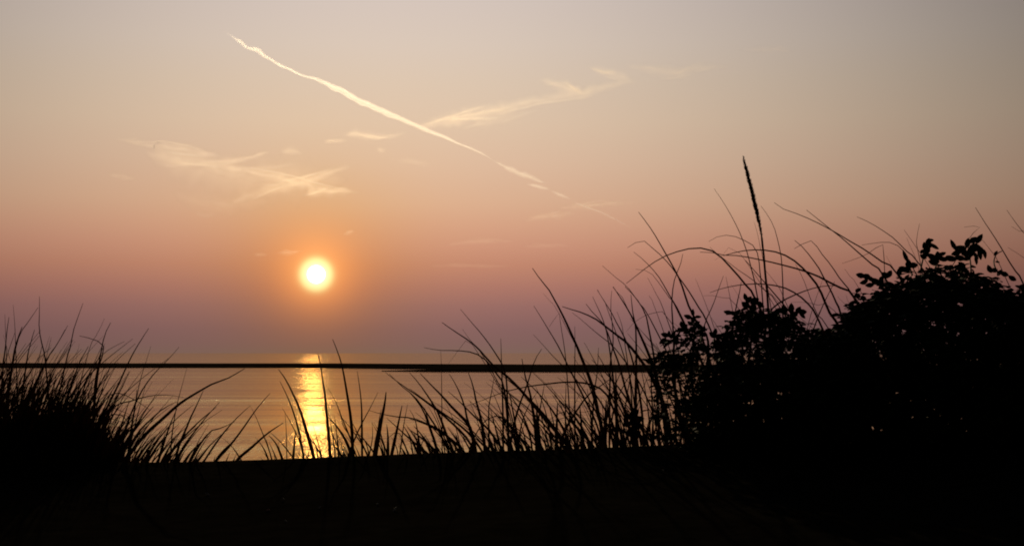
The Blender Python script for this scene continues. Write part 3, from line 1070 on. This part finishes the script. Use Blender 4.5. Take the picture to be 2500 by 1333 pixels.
def shrub(label, top_px, Yc, depth, n_spray, L, n_stem, seed, extra=(), dens_pow=0.75, thin=None):
    """top_px = outline of the crown (picture px at its middle distance); the crown is a dome depth metres thick"""
    r = random.Random(seed)
    x0, x1 = top_px[0][0], top_px[-1][0]
    xm = (x0 + x1) / 2
    base = at(xm, crest_px(xm), Yc)
    base.z = ground_z(base.x, base.y)
    rt = thing('rose_bush', base, label, 'shrub', 'rose bushes on the dune crest')
    vs, fs = [], []
    k = 0
    tries = 0
    while k < n_spray and tries < n_spray * 20:
        tries += 1
        px = r.uniform(x0, x1)
        dv = r.uniform(-1, 1)
        ty = lerp_table(top_px, px) + 14
        g = crest_px(px)
        hh = (g - ty) * math.sqrt(max(0.0, 1 - dv * dv * 0.75))
        py = g - hh * (r.random() ** dens_pow)
        if thin and r.random() > thin(px, py):
            continue
        if r.random() < .35:
            py = g - hh * r.uniform(.86, 1)
        Y = Yc + dv * depth * .5
        p = at(px, py, Y)
        f = (g - py) / max(1, g - ty)
        d = (Vector((r.gauss(0, .8) + (px - xm) / (x1 - x0) * .8, r.gauss(0, .8) + dv * .5, r.uniform(-.25, .55) * (1.2 - f)))).normalized()
        p = p - d * (L * 1.3)
        spray(vs, fs, p, d, r, L * r.uniform(.8, 1.1))
        k += 1
    mesh_obj('foliage', vs, fs, M_LEAF, rt)
    for _ in range(n_stem):
        px = r.uniform(x0 + (x1 - x0) * .08, x1 - (x1 - x0) * .08)
        ty = lerp_table(top_px, px) + 16
        Y = Yc + r.uniform(-.3, .3) * depth
        b0 = at(xm + (px - xm) * r.uniform(.35, .8), crest_px(px), Y)
        b0.z = ground_z(b0.x, b0.y) - .02
        tp = at(px, ty, Y + r.uniform(-.08, .08))
        path = []
        wob = rvec(r) * .05
        for i in range(9):
            f = i / 8
            q = b0.lerp(tp, f) + wob * math.sin(f * math.pi) + Vector((0, 0, .05 * math.sin(f * math.pi))) + rvec(r) * .006
            path.append(q)
        vs, fs = [], []
        tube(vs, fs, path, .006, .002, 6)
        mesh_obj('stem', vs, fs, M_STEM, rt)
    for (zf, stem_pts, leaves) in extra:          # sprigs that stick out of the crown
        vs, fs = [], []
        Y = Yc + r.uniform(-.1, .1)
        pts = [at(px, py, Y + .02 * i) for i, (px, py) in enumerate(catmull(zf(stem_pts), 8))]
        tube(vs, fs, pts, .0028, .0014, 5)
        for (lx, ly, angd, ln, fat) in leaves:
            (cx, cy), = zf([(lx, ly)])
            ln_m = ln * .33 * Yc / F_PX
            a = R(angd)
            d = Vector((math.cos(a), r.uniform(-.35, .35), math.sin(a))).normalized()
            c = at(cx, cy, Y + r.uniform(-.03, .03)) - d * ln_m * .5
            nrm = Vector((-math.sin(a) * .5, -1, math.cos(a) * .5)) + rvec(r) * .3
            leaf(vs, fs, c, d, nrm.normalized(), ln_m, ln_m * min(.7, fat * 1.15 + .03), fold=.2, droop=.12)
        mesh_obj('sprig', vs, fs, M_LEAF, rt)
    return rt


big_top = [(1962, 800), (2000, 795), (2045, 785), (2070, 752), (2092, 722), (2115, 702), (2155, 684), (2195, 664), (2245, 652), (2290, 634), (2335, 628),
           (2380, 645), (2410, 662), (2440, 672), (2470, 688), (2490, 694), (2510, 684), (2560, 665), (2640, 660), (2720, 700), (2800, 780), (2860, 900)]
S1 = (B, [(1160, 690), (1180, 600), (1205, 520), (1220, 460)], [(1222, 470, 75, 75, .5), (1245, 455, 10, 50, .45), (1275, 510, -8, 85, .6), (1195, 505, 110, 70, .55), (1175, 545, 50, 60, .5),
     (1215, 540, 70, 70, .6), (1200, 575, 20, 70, .6), (1180, 590, 150, 60, .5), (1240, 500, 60, 60, .5)])
S2 = (B, [(1570, 720), (1565, 640), (1555, 560), (1540, 470)], [(1425, 495, 118, 95, .3), (1455, 525, 140, 70, .5), (1490, 520, 170, 90, .5), (1540, 480, 85, 80, .45), (1590, 455, 25, 90, .45),
     (1635, 445, 60, 90, .4), (1600, 515, 10, 100, .6), (1650, 535, -45, 110, .4), (1680, 565, -75, 80, .4), (1640, 570, -70, 90, .45), (1570, 545, 90, 90, .6), (1515, 555, 130, 90, .5),
     (1605, 580, -40, 80, .5), (1450, 560, 200, 80, .5), (1610, 620, -80, 70, .45), (1540, 600, 210, 70, .5)])
S3 = (B, [(900, 835), (820, 800), (740, 765), (660, 742)], [(672, 742, 170, 75, .5), (720, 752, 160, 70, .6), (700, 795, 200, 75, .5), (755, 770, 140, 60, .6), (790, 790, 150, 80, .6), (830, 800, 40, 80, .6), (745, 820, 190, 70, .5), (840, 770, 60, 60, .5)])
S4 = (B, [(1090, 740), (1075, 690), (1055, 640), (1015, 560)], [(1036, 590, 118, 110, .25), (1060, 650, 90, 70, .6), (1100, 660, 10, 70, .6), (1015, 690, 160, 70, .6), (1050, 690, 45, 70, .6), (870, 740, 150, 70, .6), (905, 730, 60, 70, .5), (985, 715, 100, 60, .6)])
S5 = (B, [(1280, 680), (1290, 640), (1310, 590), (1340, 560)], [(1335, 568, 35, 70, .5), (1300, 580, 100, 70, .6), (1250, 590, 150, 80, .5), (1390, 600, 20, 90, .5), (1270, 630, 180, 90, .6), (1340, 610, 0, 80, .6), (1420, 610, 15, 80, .6), (1480, 600, 170, 80, .5)])
S6 = (B, [(1800, 735), (1768, 685), (1755, 625), (1775, 570), (1820, 545)], [(1785, 632, 0, 40, .5), (1770, 560, 50, 60, .3), (1720, 690, 120, 70, .5), (1760, 700, 20, 70, .5), (1840, 730, 160, 70, .5), (1905, 765, 150, 70, .5), (1800, 720, 60, 60, .5)])
shrub('largest dark rose bush, a wide rounded mound higher than all other shrubs', big_top, 4.1, 0.9, 2500, 0.031, 9, 5, (S1, S2, S3, S4, S5, S6))

mid_top = [(1765, 830), (1785, 765), (1805, 760), (1815, 735), (1830, 722), (1850, 730), (1875, 742), (1905, 745), (1935, 752), (1955, 762), (1966, 778), (1960, 800), (1985, 830), (2000, 850)]
mid_sp = [(Cc, [(1130, 330), (1110, 220), (1085, 130), (1063, 80)], [(1066, 85, 105, 70, .4), (1092, 108, 60, 70, .6), (1140, 115, 30, 80, .6), (1185, 145, -20, 80, .6), (1070, 150, 150, 80, .6), (1130, 170, 80, 90, .6)]),
          (Cc, [(1040, 300), (1000, 250), (960, 220), (910, 208)], [(925, 208, 175, 70, .5), (965, 215, 160, 60, .5), (1005, 208, 60, 60, .5), (990, 250, 200, 70, .5), (1040, 230, 90, 70, .6)]),
          (Cc, [(1380, 330), (1440, 260), (1490, 215), (1545, 200)], [(1530, 205, 10, 80, .5), (1530, 235, -30, 70, .5), (1495, 190, 60, 70, .5), (1440, 175, 95, 80, .5), (1380, 195, 110, 80, .6), (1460, 225, 20, 80, .6), (1420, 270, 160, 80, .6), (1330, 200, 60, 80, .6)])]
shrub('middle sized rose bush under the seed head stalk, with gaps of sky between its leaves', mid_top, 4.05, 0.55, 360, 0.028, 6, 6, mid_sp)

small_top = [(1604, 900), (1612, 830), (1625, 818), (1645, 818), (1660, 795), (1676, 775), (1692, 762), (1706, 775), (1716, 800), (1740, 822), (1765, 815), (1785, 820), (1800, 840)]
small_sp = [(Cc, [(660, 420), (655, 340), (645, 270), (638, 200)], [(638, 212, 95, 60, .5), (600, 245, 165, 70, .5), (680, 245, 15, 60, .5), (640, 270, 80, 60, .5), (620, 300, 150, 60, .5), (670, 300, 40, 60, .5), (650, 340, 80, 70, .5)]),
            (Cc, [(600, 430), (575, 370), (550, 300)], [(548, 310, 110, 60, .5), (575, 330, 60, 60, .5), (540, 350, 160, 60, .5), (590, 370, 20, 70, .5)]),
            (Cc, [(560, 480), (490, 420), (420, 390)], [(412, 392, 170, 70, .5), (445, 385, 100, 60, .5), (395, 440, 220, 70, .5), (475, 395, 60, 70, .5), (430, 450, 190, 80, .6), (500, 430, 80, 80, .6)]),
            (Cc, [(700, 480), (710, 400), (715, 320)], [(695, 322, 130, 60, .5), (722, 345, 60, 60, .5), (700, 370, 170, 60, .5), (730, 390, 20, 60, .5)]),
            (Cc, [(800, 520), (810, 440), (820, 360)], [(820, 368, 80, 60, .5), (800, 392, 150, 70, .6), (845, 400, 30, 60, .5)])]
shrub('smallest leafy rose bush, nearest the sun, its top sprig ragged against the sky', small_top, 4.0, 0.4, 190, 0.025, 6, 7, small_sp)

low_top = [(1690, 960), (1740, 900), (1830, 870), (1930, 860), (2040, 850), (2200, 860), (2350, 880), (2550, 880), (2700, 930)]
shrub('low spreading rose growth filling the foot of the bushes', low_top, 3.9, 0.55, 1500, 0.030, 4, 8, dens_pow=1.5)


def leafy_weed(label, zf, stem_pts, leaves, Y, seed):
    r = random.Random(seed)
    pts = zf(stem_pts)
    path = traced(pts[::-1][::-1], Y, .02)
    rt = thing('leafy_plant', Vector((path[0].x, path[0].y, ground_z(path[0].x, path[0].y))), label, 'plant')
    vs, fs = [], []
    tube(vs, fs, path, .003, .0016, 5)
    mesh_obj('stem', vs, fs, M_STEM, rt)
    vs, fs = [], []
    for (lx, ly, angd, ln, fat) in leaves:
        (cx, cy), = zf([(lx, ly)])
        ln_m = ln * .3 * Y / F_PX
        a = R(angd)
        d = Vector((math.cos(a), r.uniform(-.4, .4), math.sin(a))).normalized()
        c = at(cx, cy, Y + r.uniform(-.03, .03)) - d * ln_m * .5
        nrm = Vector((-math.sin(a) * .5, -1, math.cos(a) * .5)) + rvec(r) * .3
        leaf(vs, fs, c, d, nrm.normalized(), ln_m, ln_m * fat, fold=.2, droop=.1)
    mesh_obj('foliage', vs, fs, M_LEAF, rt)


leafy_weed('small leafy plant whose flat top just breaks the sandbar line before the smallest bush', Cc,
           [(300, 575), (305, 640), (300, 800), (310, 1000)],
           [(255, 595, 170, 70, .35), (290, 590, 20, 60, .5), (330, 580, 30, 60, .4), (340, 600, -10, 50, .4), (300, 610, 90, 60, .6), (280, 615, 160, 60, .5), (345, 570, 40, 40, .4), (310, 650, 60, 60, .5), (290, 690, 130, 60, .5)], 4.05, 3)
leafy_weed('squat dark leafy plant low among the thick grass clumps', D,
           [(1690, 930), (1695, 1020), (1700, 1200)],
           [(1660, 980, 150, 90, .6), (1710, 960, 60, 90, .6), (1740, 1000, 10, 90, .6), (1690, 1020, 100, 100, .7), (1650, 1040, 200, 90, .6), (1720, 1050, -20, 90, .6), (1690, 1080, 60, 100, .7), (1660, 1110, 160, 90, .6), (1720, 1110, 30, 90, .6), (1690, 960, 100, 80, .6)], 4.0, 4)

# ------------------------------------------------------------------ pale scraps lying on the dark sand
def scrap(name, px, py, ln, wd, angd, label, mat, seed):
    r = random.Random(seed)
    # where the sight line meets the hollow in front of the crest
    d = ray(px, py)
    tt = 1.5
    for _ in range(4000):
        q = EYE + d * tt
        if q.z <= ground_z(q.x, q.y):
            break
        tt += .001
    k = tt / F_PX
    L, W = ln * k, wd * k
    bm = bmesh.new()
    bmesh.ops.create_icosphere(bm, subdivisions=2, radius=1.0)
    for v in bm.verts:
        n_ = 1 + .25 * noise.noise(v.co * 1.7 + Vector((seed, 0, 0)))
        v.co = Vector((v.co.x * L * .5 * n_, v.co.y * W * .5 * n_, v.co.z * W * .45 * n_ * (1 - .3 * v.co.x)))
        v.co.z += .25 * W * (1 - (v.co.x / (L * .5)) ** 2)
    me = bpy.data.meshes.new(name)
    bm.to_mesh(me)
    bm.free()
    me.materials.append(mat)
    o = bpy.data.objects.new(name, me)
    o.location = q + Vector((0, 0, W * .3))
    a = R(angd)
    o.rotation_euler = Vector((math.cos(a), 0.3, math.sin(a))).to_track_quat('X', 'Z').to_euler()
    col.objects.link(o)
    return tag(o, label, 'debris', 'pale scraps on the dark sand')


scrap('pale_scrap', 655, 1248, 11, 7, -10, 'tiny pinkish scrap lying on dark sand below the sun glitter', M_PINK, 1)
scrap('pale_scrap', 964, 1246, 20, 6, 55, 'pale upright sliver of debris lying alone below the spear shaped blade', M_SHELL, 2)
scrap('pale_scrap', 508, 1208, 20, 4, -30, 'dim slanting sliver of debris below the thin end of the dense grass', M_SHELL, 3)
scrap('pale_scrap', 692, 1220, 6, 5, 0, 'faint small round speck of debris just above the pinkish scrap', M_SHELL, 4)
scrap('pale_scrap', 697, 1273, 9, 4, -40, 'faint speck of debris lowest on the dark sand', M_SHELL, 5)
scrap('pale_scrap', 922, 1232, 6, 5, 0, 'faint small round speck of debris beside the pale upright sliver', M_SHELL, 6)
scrap('pale_scrap', 781, 1239, 9, 4, 45, 'faint slanting speck of debris right under the sun glitter', M_SHELL, 7)
scrap('pale_scrap', 1620, 1150, 5, 5, 0, 'faint lone speck of debris below the smallest bush', M_SHELL, 8)
